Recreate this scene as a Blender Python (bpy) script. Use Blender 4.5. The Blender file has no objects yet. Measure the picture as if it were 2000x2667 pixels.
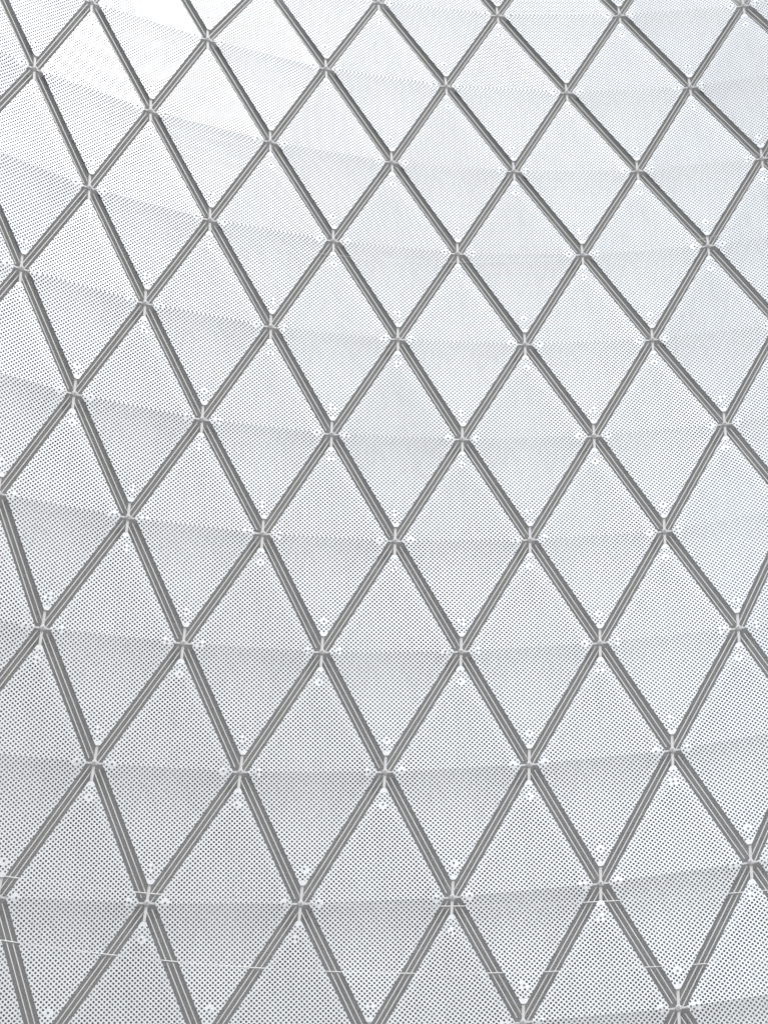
import bpy, bmesh, math, random
from math import radians, sin, cos, pi
from mathutils import Vector, Matrix

sc = bpy.context.scene
col = sc.collection

# ------------------------------------------------------------------ camera
CAM_Z = 1.6
PITCH = radians(45.0)
LENS = 51.881
cam = bpy.data.cameras.new('camera')
cam.sensor_fit = 'VERTICAL'; cam.sensor_height = 36.0; cam.lens = LENS
cam.clip_start = 0.1; cam.clip_end = 5000
co = bpy.data.objects.new('camera', cam); col.objects.link(co)
co.location = (0, 0, CAM_Z); co.rotation_euler = (pi/2 + PITCH, 0, 0)
sc.camera = co

# ------------------------------------------------------------------ sky, sun, exposure
SUN_EL, SUN_AZ = radians(33.0), radians(139.0)
wd = bpy.data.worlds.new('World'); sc.world = wd; wd.use_nodes = True
wn = wd.node_tree
sky = wn.nodes.new('ShaderNodeTexSky'); sky.sky_type = 'NISHITA'; sky.sun_disc = False
sky.sun_elevation = SUN_EL; sky.sun_rotation = SUN_AZ
sky.air_density = 1.0; sky.dust_density = 0.6; sky.ozone_density = 1.0
bgn = wn.nodes['Background']; bgn.inputs[1].default_value = 0.15
# thin bright cloud broken by blue
wtc = wn.nodes.new('ShaderNodeTexCoord'); wno = wn.nodes.new('ShaderNodeTexNoise'); wno.inputs['Scale'].default_value = 2.2; wno.inputs['Detail'].default_value = 5
wra = wn.nodes.new('ShaderNodeMapRange'); wra.inputs[1].default_value = .26; wra.inputs[2].default_value = .52; wra.inputs[4].default_value = .97
wmx = wn.nodes.new('ShaderNodeMix'); wmx.data_type = 'RGBA'; wmx.inputs[7].default_value = (7.15, 7.2, 7.35, 1)
wn.links.new(wtc.outputs['Generated'], wno.inputs['Vector']); wn.links.new(wno.outputs[0], wra.inputs[0])
wn.links.new(wra.outputs[0], wmx.inputs[0]); wn.links.new(sky.outputs[0], wmx.inputs[6])
wn.links.new(wmx.outputs[2], bgn.inputs[0])
sl = bpy.data.lights.new('sun', 'SUN'); sl.energy = 0.45; sl.angle = radians(12.0); sl.color = (1.0, .985, .96)
so = bpy.data.objects.new('sun', sl); col.objects.link(so)
sd = Vector((sin(SUN_AZ)*cos(SUN_EL), cos(SUN_AZ)*cos(SUN_EL), sin(SUN_EL)))
so.rotation_euler = sd.to_track_quat('Z', 'Y').to_euler(); so.location = sd*60
sc.view_settings.view_transform = 'Standard'; sc.view_settings.look = 'None'
sc.view_settings.gamma = 1.0; sc.view_settings.use_curve_mapping = False
sc.view_settings.exposure = 0.93

# ------------------------------------------------------------------ materials
def mat(name):
    m = bpy.data.materials.new(name); m.use_nodes = True
    return m, m.node_tree, m.node_tree.nodes['Principled BSDF']
def N(nt, t, **kw):
    n = nt.nodes.new(t)
    for k, v in kw.items(): setattr(n, k, v)
    return n
def math_(nt, op, a, b=None, c=None):
    n = N(nt, 'ShaderNodeMath', operation=op)
    for q, v in enumerate((a, b, c)):
        if v is None: continue
        if isinstance(v, (int, float)): n.inputs[q].default_value = v
        else: nt.links.new(v, n.inputs[q])
    return n.outputs[0]

PX, PY, HR = 0.0400, 0.0372, 0.0094     # perforation: staggered rows, metres
def panel_look(nt, b):
    """milky anodised aluminium, faint cloudiness"""
    tc = N(nt, 'ShaderNodeTexCoord')
    nz = N(nt, 'ShaderNodeTexNoise'); nz.inputs['Scale'].default_value = 1.3; nz.inputs['Detail'].default_value = 4
    nt.links.new(tc.outputs['Object'], nz.inputs['Vector'])
    mx = N(nt, 'ShaderNodeMix', data_type='RGBA'); mx.inputs[6].default_value = (.797, .816, .832, 1); mx.inputs[7].default_value = (.855, .873, .888, 1)
    nt.links.new(nz.outputs[0], mx.inputs[0])
    oi = N(nt, 'ShaderNodeObjectInfo')
    hv = N(nt, 'ShaderNodeHueSaturation')
    nt.links.new(math_(nt, 'MULTIPLY_ADD', oi.outputs['Random'], .05, .96), hv.inputs['Value'])
    nt.links.new(mx.outputs[2], hv.inputs['Color'])
    mp = N(nt, 'ShaderNodeMapping'); mp.inputs['Scale'].default_value = (22, 22, 1.2); nt.links.new(tc.outputs['Object'], mp.inputs['Vector'])
    st = N(nt, 'ShaderNodeTexNoise'); st.inputs['Scale'].default_value = 1.; st.inputs['Detail'].default_value = 3; nt.links.new(mp.outputs[0], st.inputs['Vector'])
    dm = N(nt, 'ShaderNodeMix', data_type='RGBA', blend_type='MULTIPLY'); nt.links.new(hv.outputs[0], dm.inputs[6]); dm.inputs[7].default_value = (.92, .915, .91, 1)
    nt.links.new(math_(nt, 'MULTIPLY', math_(nt, 'SUBTRACT', st.outputs[0], .45), 3.0), dm.inputs[0])
    nt.links.new(dm.outputs[2], b.inputs['Base Color'])
    nt.links.new(math_(nt, 'MULTIPLY_ADD', nz.outputs[0], .08, .31), b.inputs['Roughness'])
    b.inputs['Metallic'].default_value = .20
m_solid, nt, b = mat('white_metal'); panel_look(nt, b)
m_perf, nt, b = mat('perforated_metal'); panel_look(nt, b)
uv = N(nt, 'ShaderNodeUVMap', uv_map='holes')
sx = N(nt, 'ShaderNodeSeparateXYZ'); nt.links.new(uv.outputs[0], sx.inputs[0])
rad = N(nt, 'ShaderNodeAttribute', attribute_type='OBJECT', attribute_name='hole_radius').outputs['Fac']
off_n = N(nt, 'ShaderNodeSeparateXYZ'); nt.links.new(N(nt, 'ShaderNodeAttribute', attribute_type='OBJECT', attribute_name='pattern_offset').outputs['Vector'], off_n.inputs[0])
fixes = []
for k in range(4):
    sp = N(nt, 'ShaderNodeSeparateXYZ'); nt.links.new(N(nt, 'ShaderNodeAttribute', attribute_type='OBJECT', attribute_name='fixing_%s' % 'abcd'[k]).outputs['Vector'], sp.inputs[0]); fixes.append(sp)
def lattice(off):
    """1 inside a punched hole of this sub-lattice; no hole is punched round the four fixings"""
    pu = math_(nt, 'ADD', sx.outputs[0], off_n.outputs[0]); pv = math_(nt, 'ADD', sx.outputs[1], off_n.outputs[1])
    du = math_(nt, 'MULTIPLY', math_(nt, 'SUBTRACT', math_(nt, 'FRACT', math_(nt, 'ADD', math_(nt, 'DIVIDE', pu, PX), 1000.5+off)), .5), PX)
    dv = math_(nt, 'MULTIPLY', math_(nt, 'SUBTRACT', math_(nt, 'FRACT', math_(nt, 'ADD', math_(nt, 'DIVIDE', pv, PY), 1000.5+off)), .5), PY)
    d = math_(nt, 'SQRT', math_(nt, 'ADD', math_(nt, 'MULTIPLY', du, du), math_(nt, 'MULTIPLY', dv, dv)))
    h = math_(nt, 'LESS_THAN', d, rad)
    cu = math_(nt, 'SUBTRACT', sx.outputs[0], du); cv = math_(nt, 'SUBTRACT', sx.outputs[1], dv)
    for sp in fixes:
        a_ = math_(nt, 'SUBTRACT', cu, sp.outputs[0]); b_ = math_(nt, 'SUBTRACT', cv, sp.outputs[1])
        q = math_(nt, 'ADD', math_(nt, 'MULTIPLY', a_, a_), math_(nt, 'MULTIPLY', b_, b_))
        h = math_(nt, 'MULTIPLY', h, math_(nt, 'GREATER_THAN', q, .029**2))
    return h
hole = math_(nt, 'MAXIMUM', lattice(0), lattice(.5))
tr = N(nt, 'ShaderNodeBsdfTransparent'); ms = N(nt, 'ShaderNodeMixShader')
nt.links.new(hole, ms.inputs[0]); nt.links.new(b.outputs[0], ms.inputs[1]); nt.links.new(tr.outputs[0], ms.inputs[2])
nt.links.new(ms.outputs[0], nt.nodes['Material Output'].inputs[0])

def simple(name, c, rough, metal=0., amp=.1, scale=6):
    m, nt, b = mat(name)
    tc = N(nt, 'ShaderNodeTexCoord'); nz = N(nt, 'ShaderNodeTexNoise'); nz.inputs['Scale'].default_value = scale; nz.inputs['Detail'].default_value = 5
    nt.links.new(tc.outputs['Object'], nz.inputs['Vector'])
    mx = N(nt, 'ShaderNodeMix', data_type='RGBA')
    mx.inputs[6].default_value = (*[v*(1-amp) for v in c], 1); mx.inputs[7].default_value = (*[min(1, v*(1+amp)) for v in c], 1)
    nt.links.new(nz.outputs[0], mx.inputs[0]); nt.links.new(mx.outputs[2], b.inputs['Base Color'])
    b.inputs['Roughness'].default_value = rough; b.inputs['Metallic'].default_value = metal
    return m
m_lip = simple('cream_lip', (.72, .71, .685), .5)
m_base = simple('dull_grey_steel', (.345, .342, .34), .75, amp=.06)
m_arm = simple('pale_bracket', (.64, .63, .63), .45)
m_hub = simple('hub_steel', (.4, .4, .41), .4, .4)
m_bolt = simple('bolt_steel', (.2, .2, .205), .5, .3)
m_wall = simple('dark_membrane', (.35, .36, .365), .9, amp=.15, scale=2)
m_cable = simple('pale_cable', (.75, .75, .73), .4)
m_ground = simple('pale_paving', (.25, .245, .24), .8, amp=.1, scale=.8)

# ------------------------------------------------------------------ the curved surface
COEF = [[0.1283, -0.6802, 13.3805], [0.0543, -4.6667, 2.0919], [-0.2593, 0.0139, -0.1955], [-0.0059, 0.0119, 0.046], [0.0417, -0.002, 0.0821], [3.555, 0.1262, 0.68], [0.0879, 0.2074, 0.3783], [0.0871, -0.0713, -0.1352], [-0.055, 0.0089, -0.0966], [0.1951, -0.3334, -0.3215], [0.1604, 0.0184, -0.0689], [-0.0263, -0.0006, -0.0543], [-0.1451, -0.0126, -0.0318], [-0.0068, -0.0189, 0.0552], [-0.0165, 0.0038, -0.1151]]
ADJ = {(1.5, 0): (-0.007, 0.029), (2.5, 0): (-0.01, -0.008), (0.5, 0): (0.015, -0.007), (-0.5, 0): (-0.009, 0.003), (-1.5, 0): (-0.014, -0.018), (-1.0, 1): (-0.004, 0.005), (0.0, 1): (0.004, 0.002), (1.0, 1): (0.004, -0.007), (2.0, 1): (-0.005, -0.011), (3.0, 1): (0.011, -0.003), (-2.0, 1): (0.025, -0.002), (-1.5, 2): (-0.004, 0.009), (-0.5, 2): (0.004, 0.002), (0.5, 2): (0.0, 0.001), (1.5, 2): (0.0, -0.003), (2.5, 2): (0.006, -0.01), (3.5, 2): (-0.02, 0.02), (-2.0, 3): (-0.016, -0.001), (-1.0, 3): (0.001, 0.008), (0.0, 3): (-0.001, -0.003), (1.0, 3): (-0.001, -0.004), (2.0, 3): (0.006, -0.004), (3.0, 3): (0.016, -0.019), (-1.5, 4): (-0.004, 0.01), (-0.5, 4): (0.006, 0.007), (0.5, 4): (-0.007, 0.002), (1.5, 4): (-0.002, 0.001), (2.5, 4): (0.007, -0.015), (-2.5, 4): (0.02, 0.007), (3.5, 4): (-0.015, 0.038), (-2.0, 5): (-0.005, -0.0), (-1.0, 5): (-0.006, -0.009), (0.0, 5): (-0.008, -0.008), (1.0, 5): (-0.007, 0.0), (2.0, 5): (0.003, 0.004), (3.0, 5): (0.012, 0.005), (-2.5, 6): (-0.0, -0.002), (-1.5, 6): (-0.003, -0.003), (-0.5, 6): (0.001, -0.005), (0.5, 6): (0.003, 0.007), (1.5, 6): (-0.002, -0.0), (2.5, 6): (-0.001, -0.002), (3.5, 6): (0.002, 0.001), (-2.0, 7): (0.005, -0.009), (-1.0, 7): (0.001, -0.007), (0.0, 7): (0.004, 0.002), (1.0, 7): (-0.0, -0.011), (2.0, 7): (-0.004, 0.005), (3.0, 7): (0.001, 0.017), (-2.5, 8): (0.013, -0.003), (-1.5, 8): (-0.0, 0.009), (-0.5, 8): (0.006, 0.002), (0.5, 8): (0.007, -0.01), (1.5, 8): (-0.002, -0.009), (2.5, 8): (-0.001, -0.012), (3.5, 8): (0.002, -0.008), (-1.0, 9): (-0.006, 0.037), (0.0, 9): (0.001, 0.016), (1.0, 9): (0.001, 0.001), (2.0, 9): (-0.008, -0.004), (3.0, 9): (0.0, 0.002), (-2.0, 9): (-0.017, 0.001), (1.5, 10): (-0.009, -0.005), (2.5, 10): (0.004, 0.016), (3.5, 10): (0.017, -0.01), (0.5, 10): (-0.012, 0.0), (-0.5, 10): (0.008, -0.044)}
EXPS = [(a, b) for a in range(5) for b in range(5-a)]
UX = Vector((1, 0, 0)); UF = Vector((0, cos(PITCH), sin(PITCH))); UU = Vector((0, -sin(PITCH), cos(PITCH)))
def raw(i, j):
    u, v = (i-.5)/3, (j-5)/5
    x = y = z = 0.
    for (a, b), c in zip(EXPS, COEF):
        w = u**a * v**b; x += w*c[0]; y += w*c[1]; z += w*c[2]
    return UX*x - UU*y + UF*z + Vector((0, 0, CAM_Z))
I0, I1, J0, J1 = -2.9, 3.9, -.9, 10.9
def S(i, j):
    ic, jc = min(max(i, I0), I1), min(max(j, J0), J1)
    P = raw(ic, jc)
    if ic != i: P = P + (raw(ic+.05, jc) - raw(ic-.05, jc))*10*(i-ic)
    if jc != j: P = P + (raw(ic, jc+.05) - raw(ic, jc-.05))*10*(j-jc)
    return P
def NR(i, j):
    n = (S(i+.1, j)-S(i-.1, j)).cross(S(i, j+.1)-S(i, j-.1)).normalized()
    return -n if n.dot(S(i, j)-Vector((0, 0, CAM_Z))) > 0 else n     # towards the viewer's side
def node(i, j):
    a = ADJ.get((i, j), (0, 0)); return S(i+a[0], j+a[1])
def nodeN(i, j): return NR(i, j)
def pix(P):
    d = P - Vector((0, 0, CAM_Z)); z = d.dot(UF); f = LENS/36*1024
    return 383.5 + f*d.dot(UX)/z, 512 - f*d.dot(UU)/z

# ------------------------------------------------------------------ object helpers
def tag(o, label=None, cat=None, group=None, kind=None):
    if label: o['label'] = label
    if cat: o['category'] = cat
    if group: o['group'] = group
    if kind: o['kind'] = kind
    return o
def mesh_obj(name, bm, mats, parent=None, smooth=False, recalc=True):
    if recalc: bmesh.ops.recalc_face_normals(bm, faces=bm.faces[:])
    me = bpy.data.meshes.new(name); bm.to_mesh(me); bm.free()
    for m in (mats if isinstance(mats, (list, tuple)) else [mats]): me.materials.append(m)
    if smooth:
        for p in me.polygons: p.use_smooth = True
    o = bpy.data.objects.new(name, me); col.objects.link(o)
    if parent: o.parent = parent
    return o
def empty(name, loc):
    o = bpy.data.objects.new(name, None); o.empty_display_size = .1; col.objects.link(o); o.location = loc; return o
def bar(bm, pts, sides, ns, w, d0, d1, org):
    """strip along pts, width w, from depth d0 to d1 behind the surface"""
    rings = []
    for P, s, n in zip(pts, sides, ns):
        rings.append([bm.verts.new(P + s*a*w/2 - n*d - org) for a, d in ((-1, d0), (1, d0), (1, d1), (-1, d1))])
    for A, B in zip(rings, rings[1:]):
        for k in range(4): bm.faces.new((A[k], A[(k+1) % 4], B[(k+1) % 4], B[k]))
    bm.faces.new(rings[0]); bm.faces.new(rings[-1][::-1])
def disc(bm, C, n, r, h, seg=16, r2=None):
    x = n.orthogonal().normalized(); y = n.cross(x); r2 = r if r2 is None else r2
    a = [bm.verts.new(C + x*r*cos(2*pi*k/seg) + y*r*sin(2*pi*k/seg)) for k in range(seg)]
    c = [bm.verts.new(C + n*h + x*r2*cos(2*pi*k/seg) + y*r2*sin(2*pi*k/seg)) for k in range(seg)]
    bm.faces.new(a[::-1]); bm.faces.new(c)
    for k in range(seg): bm.faces.new((a[k], a[(k+1) % seg], c[(k+1) % seg], c[k]))

ORD = ['first', 'second', 'third', 'fourth', 'fifth', 'sixth', 'seventh', 'eighth', 'ninth', 'tenth', 'eleventh', 'twelfth', 'thirteenth', 'fourteenth', 'fifteenth']
def ordn(k, n, first, last):
    if k == 0: return first
    if k == n-1: return last
    return ORD[k]

# ------------------------------------------------------------------ ground and wall behind
bm = bmesh.new()
vs = [bm.verts.new(v) for v in ((-900, -900, 0), (900, -900, 0), (900, 900, 0), (-900, 900, 0))]; bm.faces.new(vs)
tag(mesh_obj('plaza', bm, m_ground), 'pale paved plaza in front of the building', None, None, 'structure')

bm = bmesh.new()
DB = .32; cols_ = [-5 + .5*k for k in range(23)]; rows_ = [-2.5 + .5*k for k in range(31)]
grid = []
for j in rows_:
    grid.append([S(i, j) - NR(i, j)*DB for i in cols_])
lowrow = [Vector((p.x, p.y, -.05)) for p in grid[0]]
grid = [lowrow] + grid
outv = []
for r in grid: outv.append([bm.verts.new(p) for p in r])
inn = []
for k, r in enumerate(grid):
    inn.append([bm.verts.new(p + Vector((0, .35, 0))) for p in r])
nR, nC = len(grid), len(cols_)
for a in range(nR-1):
    for c in range(nC-1):
        bm.faces.new((outv[a][c], outv[a][c+1], outv[a+1][c+1], outv[a+1][c]))
        bm.faces.new((inn[a][c], inn[a+1][c], inn[a+1][c+1], inn[a][c+1]))
for a in range(nR-1):
    for c in (0, nC-1): bm.faces.new((outv[a][c], outv[a+1][c], inn[a+1][c], inn[a][c]))
for c in range(nC-1):
    for a in (0, nR-1): bm.faces.new((outv[a][c], outv[a][c+1], inn[a][c+1], inn[a][c]))
tag(mesh_obj('building_wall', bm, m_wall, smooth=True), 'dark curved wall of the building glimpsed through the perforated screen', 'wall')

# ------------------------------------------------------------------ perforated panels
def inset_half(w, tx, ty, gr, gl):
    """half rhombus over the crease (-w..w on y=0), apex (tx,ty>0); edges pushed in by g; apex and corners cut"""
    def line(ax, ay, bx, by, g):
        dx, dy = bx-ax, by-ay; L = math.hypot(dx, dy); nx, ny = -dy/L, dx/L      # left normal
        return ax+nx*g, ay+ny*g, dx/L, dy/L
    R_ = line(w, 0, tx, ty, gr); L_ = line(tx, ty, -w, 0, gl)
    def at_y(l, y): t = (y-l[1])/l[3]; return l[0]+l[2]*t
    xr, xl = at_y(R_, 0), at_y(L_, 0)
    ya, yb = 0, ty
    for _ in range(50):
        ym = (ya+yb)/2
        if at_y(R_, ym)-at_y(L_, ym) > .036: ya = ym
        else: yb = ym
    ycut = ya
    return xl, xr, at_y(L_, ycut), at_y(R_, ycut), ycut, (lambda y: (at_y(L_, y), at_y(R_, y)))
BEND = .07
def make_panel(i, j, rnd):
    Lp, Rp, Tp, Bp = node(i-.5, j), node(i+.5, j), node(i, j+1), node(i, j-1)
    M = (Lp+Rp)/2; ex = (Rp-Lp); w = ex.length/2; ex.normalize()
    root = empty('perforated_panel', M)
    bm = bmesh.new(); uvl = bm.loops.layers.uv.new('holes')
    ou, ov = rnd.uniform(0, 1), rnd.uniform(0, 1)
    fix = []; out = {}; gu, gd = .0490 - .0005*j, .0560     # joints rising right are narrower
    nU = None
    for sgn, A in ((1, Tp), (-1, Bp)):
        a = A-M; tx = a.dot(ex); ey = (a - ex*tx); ty = ey.length; ey.normalize()
        n = ex.cross(ey).normalized()
        if n.dot(M - Vector((0, 0, CAM_Z))) > 0: n = -n
        if sgn == 1: nU = n
        xl, xr, cl, cr, yc, span = inset_half(w, tx, ty, *((gd, gu) if sgn > 0 else (gu, gd)))
        def P(x, y, n=n, ey=ey, sgn=sgn, ty=ty):
            d = 0.
            t = y/ty
            if sgn < 0: d = (BEND + .032*max(0, 3-j))*ty*t*(1-t)**2.2 if t < 1 else 0
            else: d = .012*ty*4*t*(1-t)*0.
            return ex*x + ey*y - n*d
        ys = [0] + [yc*k/14 for k in range(1, 14)]
        rows = [(y,)+span(y) for y in ys]
        yt = yc-.035; rows.append((yt,)+span(yt)); 
        # rounded cut
        rows.append((yc-.006,)+span(yc-.006)); q = span(yc)
        rows.append((yc, q[0]+.006, q[1]-.006))
        K = 8
        prev = None
        for y, x0, x1 in rows:
            cur = []
            for k in range(K+1):
                x = x0+(x1-x0)*k/K
                key = (0, k) if y == 0 else None
                if key and key in out: v = out[key]
                else:
                    v = bm.verts.new(P(x, y))
                    if key: out[key] = v
                cur.append((v, x, y*sgn))
            if prev:
                for k in range(K):
                    qd = [prev[k], prev[k+1], cur[k+1], cur[k]]
                    f = bm.faces.new([t_[0] for t_ in qd]); f.smooth = True
                    for lp, t_ in zip(f.loops, qd): lp[uvl].uv = (t_[1], t_[2])
                    if y > yt + 1e-6: f.material_index = 1
            prev = cur
        fix.append((P(tx*(1-.27/ty), ty-.27), n, tx*(1-.27/ty), sgn*(ty-.27)))
        if sgn == 1:
            fix.append((P(-w+.137, 0.0), n, -w+.137, 0.)); fix.append((P(w-.137, 0.0), n, w-.137, 0.))
            out['n'] = n
        else:
            nm = (n + out['n']).normalized(); fix[1] = (fix[1][0], nm)+fix[1][2:]; fix[2] = (fix[2][0], nm)+fix[2][2:]
    # make every face look outwards
    bm.normal_update()
    for f in bm.faces:
        if f.normal.dot(nU) < 0: f.normal_flip()
    # sharp crease
    bm.edges.ensure_lookup_table()
    for k in range(8):
        e = bm.edges.get((out[(0, k)], out[(0, k+1)]))
        if e: e.smooth = False
    sh = mesh_obj('sheet', bm, [m_perf, m_solid], root, recalc=False)
    sh['hole_radius'] = .00910 - .00011*(j+1) ; sh['pattern_offset'] = (ou*PX, ov*PY, 0.)
    for k, (C, n, fx, fy) in enumerate(fix):
        sh['fixing_%s' % 'abcd'[k]] = (fx, fy, 0.)
        bm = bmesh.new(); disc(bm, Vector((0, 0, 0)), n, .0085, .004, 12, .0075); disc(bm, n*.0041, n, .0055, .004, 6, .005)
        bo = mesh_obj('bolt', bm, m_bolt, root); bo.location = C
    return root

def inframe(pts, m=0):
    xs = [p[0] for p in pts]; ys = [p[1] for p in pts]
    return max(xs) > -m and min(xs) < 767+m and max(ys) > -m and min(ys) < 1024+m
def clip_area(poly):
    def clip(poly, ax, v, s):
        o = []
        for k in range(len(poly)):
            p, q = poly[k-1], poly[k]
            ip, iq = s*(p[ax]-v) >= 0, s*(q[ax]-v) >= 0
            if ip != iq:
                t = (v-p[ax])/(q[ax]-p[ax]); o.append((p[0]+(q[0]-p[0])*t, p[1]+(q[1]-p[1])*t))
            if iq: o.append(q)
        return o
    for ax, v, s in ((0, 0, 1), (0, 767, -1), (1, 0, 1), (1, 1024, -1)):
        if poly: poly = clip(poly, ax, v, s)
    return abs(sum(poly[k-1][0]*poly[k][1]-poly[k][0]*poly[k-1][1] for k in range(len(poly))))/2 if poly else 0

rnd = random.Random(4)
vis = {}
for j in range(-2, 13):
    off = 0 if j % 2 == 0 else .5
    for k in range(-6, 7):
        i = k+off
        c = M_ = (S(i-.5, j)+S(i+.5, j))/2
        poly = []
        for p in (node(i-.5, j), node(i, j+1), node(i+.5, j), node(i, j-1)):
            q = pix(p); poly.append(q)
        cx = sum(p[0] for p in poly)/4; cy = sum(p[1] for p in poly)/4
        poly = [(cx+(p[0]-cx)*.95, cy+(p[1]-cy)*.95) for p in poly]
        full = abs(sum(poly[k2-1][0]*poly[k2][1]-poly[k2][0]*poly[k2-1][1] for k2 in range(4)))/2
        a = clip_area(poly)
        if a > 6: vis.setdefault(j, []).append((i, a/full))
row_js = sorted(vis)
for rj, j in enumerate(row_js):
    lst = sorted(vis[j]); n = len(lst)
    rowname = ordn(rj, len(row_js), 'bottom', 'topmost')
    for k, (i, fr) in enumerate(lst):
        root = make_panel(i, j, rnd)
        part = 'rhombic perforated panel' if fr > .97 else ('partly visible rhombic panel' if fr > .3 else 'sliver of rhombic panel')
        rowtxt = '%s crease row' % rowname if rowname in ('bottom', 'topmost') else '%s crease row from the bottom' % rowname
        pos = {0: 'leftmost', n-1: 'rightmost'}.get(k, ORD[k] + ' from left') if n > 1 else 'only one'
        tag(root, 'white %s, %s in the %s' % (part, pos, rowtxt), 'panel', 'perforated rhombic facade panels')

# ------------------------------------------------------------------ seam channels behind the joints
def seam(nodes_, direction, broken):
    """nodes_: list of (i,j) along a diagonal"""
    pts = []; sides = []; ns = []
    P = [node(*q) for q in nodes_]; n = [nodeN(*q) for q in nodes_]
    root = empty('seam_channel', P[0]); org = P[0]
    for k in range(len(P)):
        d = (P[min(k+1, len(P)-1)] - P[max(k-1, 0)]).normalized()
        sides.append(d.cross(n[k]).normalized())
    dd = .0 if not broken else .006
    bm = bmesh.new(); bar(bm, P, sides, n, .19, .090+dd, .105+dd*.5, org); mesh_obj('channel_base', bm, m_base, root)
    for s in (-1, 1):
        bm = bmesh.new()
        if not broken:
            bar(bm, [p + sd_*s*.0185 for p, sd_ in zip(P, sides)], sides, n, .0075, .028, .040, org)
        else:
            for k in range(len(P)-1):
                d = (P[k+1]-P[k]); L = d.length; d = d/L
                a, b = P[k]+d*.055, P[k+1]-d*.055
                q = [a, (a+b)/2, b]; sdd = [sides[k], (sides[k]+sides[k+1]).normalized(), sides[k+1]]
                nn = [n[k], (n[k]+n[k+1]).normalized(), n[k+1]]
                bar(bm, [p + t*s*.0205 for p, t in zip(q, sdd)], sdd, nn, .0075, .030, .042, org)
        mesh_obj('lip', bm, m_lip, root)
    return root
def collect(kind):
    lines = {}
    for j in range(-2, 13):
        off = .5 if j % 2 == 0 else 0
        for k in range(-7, 8):
            i = k+off
            lines.setdefault(i - j/2 if kind == 'up' else i + j/2, []).append((i, j))
    res = []
    for key in sorted(lines):
        q = lines[key]; keep = []
        for a in range(len(q)):
            v = False
            for c in (a-1, a):
                if 0 <= c < len(q)-1:
                    m_ = [tuple(pix(node(*q[c])+(node(*q[c+1])-node(*q[c]))*t)) for t in (0, .25, .5, .75, 1)]
                    if any(-3 < x < 770 and -3 < y < 1027 for x, y in m_): v = True
            if v: keep.append(q[a])
        if len(keep) > 1: res.append(keep)
    return res
up = collect('up'); dn = collect('dn')
for k, q in enumerate(up):
    tag(seam(q, 'up', False), 'unbroken grey seam channel rising to the right, %s from the upper left corner' % ORD[k], 'seam channel', 'channels in the diagonal joints')
for k, q in enumerate(dn):
    tag(seam(q, 'dn', True), 'grey seam channel falling to the right, %s counted from the lower left corner' % ORD[k], 'seam channel', 'channels in the diagonal joints')

# ------------------------------------------------------------------ cross connectors on the nodes
def connector(i, j):
    P, n = node(i, j), nodeN(i, j)
    root = empty('cross_connector', P)
    hor = (node(i+1, j)-node(i-1, j)).normalized(); ver = (node(i, j+2)-node(i, j-2)).normalized()
    for d, L, wd_ in ((hor, .075, .015), (-hor, .075, .015), (ver, .150, .022), (-ver, .150, .022)):
        s = d.cross(n).normalized()
        bm = bmesh.new()
        a, b = d*.012, d*L
        bar(bm, [a, b*.55, b], [s]*3, [n, n, n], wd_, .012, .019, Vector((0, 0, 0)))
        mesh_obj('arm', bm, m_arm, root)
    bm = bmesh.new(); disc(bm, n*-.0235, n, .025, .021, 20, .025); disc(bm, n*-.0024, n, .0245, .012, 20, .016); hub = mesh_obj('hub', bm, m_arm, root)
    bm = bmesh.new(); disc(bm, n*.0098, n, .010, .008, 6, .009); mesh_obj('bolt', bm, m_hub, hub)
    return root
nodes_by_row = {}
for j in range(-2, 13):
    off = .5 if j % 2 == 0 else 0
    for k in range(-7, 8):
        i = k+off; x, y = pix(node(i, j))
        if -20 < x < 787 and -28 < y < 1052: nodes_by_row.setdefault(j, []).append((i, x, y))
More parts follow.
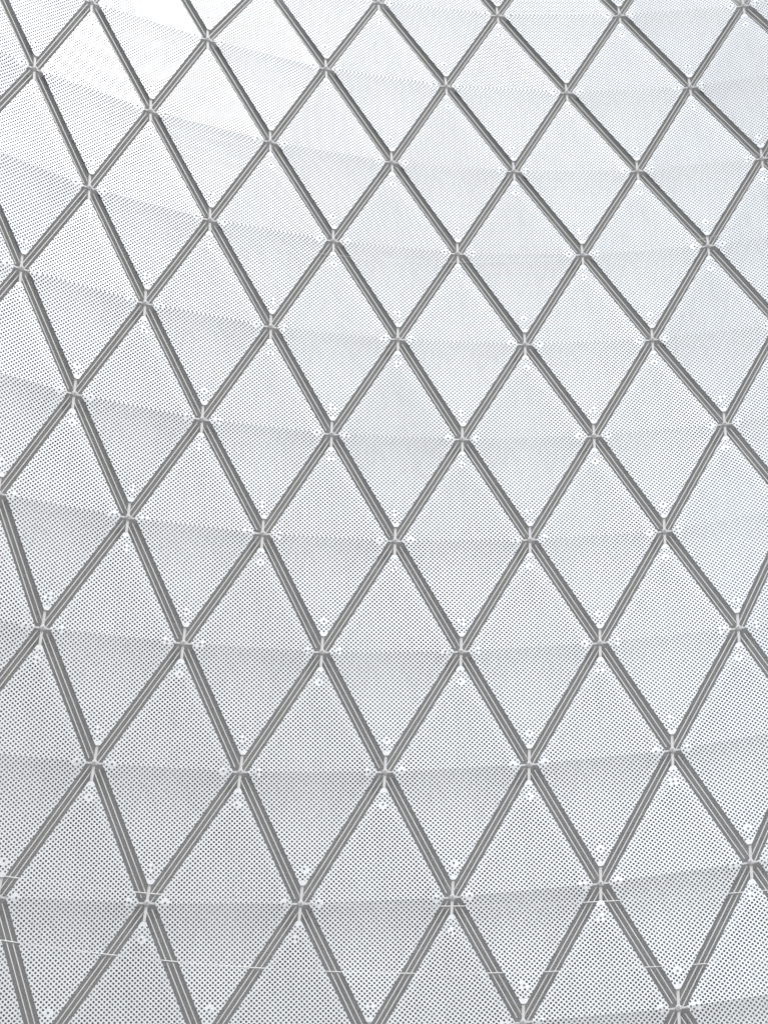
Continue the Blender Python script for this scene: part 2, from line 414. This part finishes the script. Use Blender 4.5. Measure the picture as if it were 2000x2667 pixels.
njs = sorted(nodes_by_row)
for rj, j in enumerate(njs):
    lst = sorted(nodes_by_row[j]); n = len(lst)
    rowname = {0: 'bottom row', len(njs)-1: 'topmost row'}.get(rj, ORD[rj] + ' row from the bottom')
    for k, (i, x, y) in enumerate(lst):
        pos = ({0: 'leftmost', n-1: 'rightmost'}.get(k, ORD[k] + ' from left')) if n > 1 else 'only one'
        tag(connector(i, j), 'pale four-armed seam connector, %s in the %s' % (pos, rowname), 'connector', 'cross connectors at the seam crossings')

# ------------------------------------------------------------------ horizontal cables in the gaps
def cable(f, i0, i1, r, label, depth=.018):
    bm = bmesh.new(); pts = []
    k = 0; nseg = 40
    for k in range(nseg+1):
        i = i0+(i1-i0)*k/nseg; j = f(i); pts.append((S(i, j)-NR(i, j)*depth, NR(i, j)))
    org = pts[0][0]; root_rings = []
    for k, (P, n) in enumerate(pts):
        d = (pts[min(k+1, nseg)][0]-pts[max(k-1, 0)][0]).normalized(); s = d.cross(n).normalized()
        root_rings.append([bm.verts.new(P-org + s*r*cos(2*pi*q/8) + n*r*sin(2*pi*q/8)) for q in range(8)])
    for A, B in zip(root_rings, root_rings[1:]):
        for q in range(8): bm.faces.new((A[q], A[(q+1) % 8], B[(q+1) % 8], B[q]))
    bm.faces.new(root_rings[0]); bm.faces.new(root_rings[-1][::-1])
    o = mesh_obj('steel_cable', bm, m_cable, smooth=True); o.location = org
    tag(o, label, 'cable', 'thin horizontal cables behind the panels')
cable(lambda i: 1.0033-.074*i-.0008*i*i, -3.2, 4.2, .0052, 'thin pale cable crossing the seams just below the lower crossings, upper of the bottom two')
cable(lambda i: .5251-.0937*i+.0016*i*i, -3.2, 4.2, .0048, 'thin pale cable crossing the seams nearest the bottom edge of the screen')
cable(lambda i: 6.85+.03*i+.02*i*i, -.4, 3.6, .0022, 'hair-thin pale cable across the upper part of the screen, highest of the three')
print('panels', sum(len(v) for v in vis.values()), 'nodes', sum(len(v) for v in nodes_by_row.values()), 'seams', len(up), len(dn))
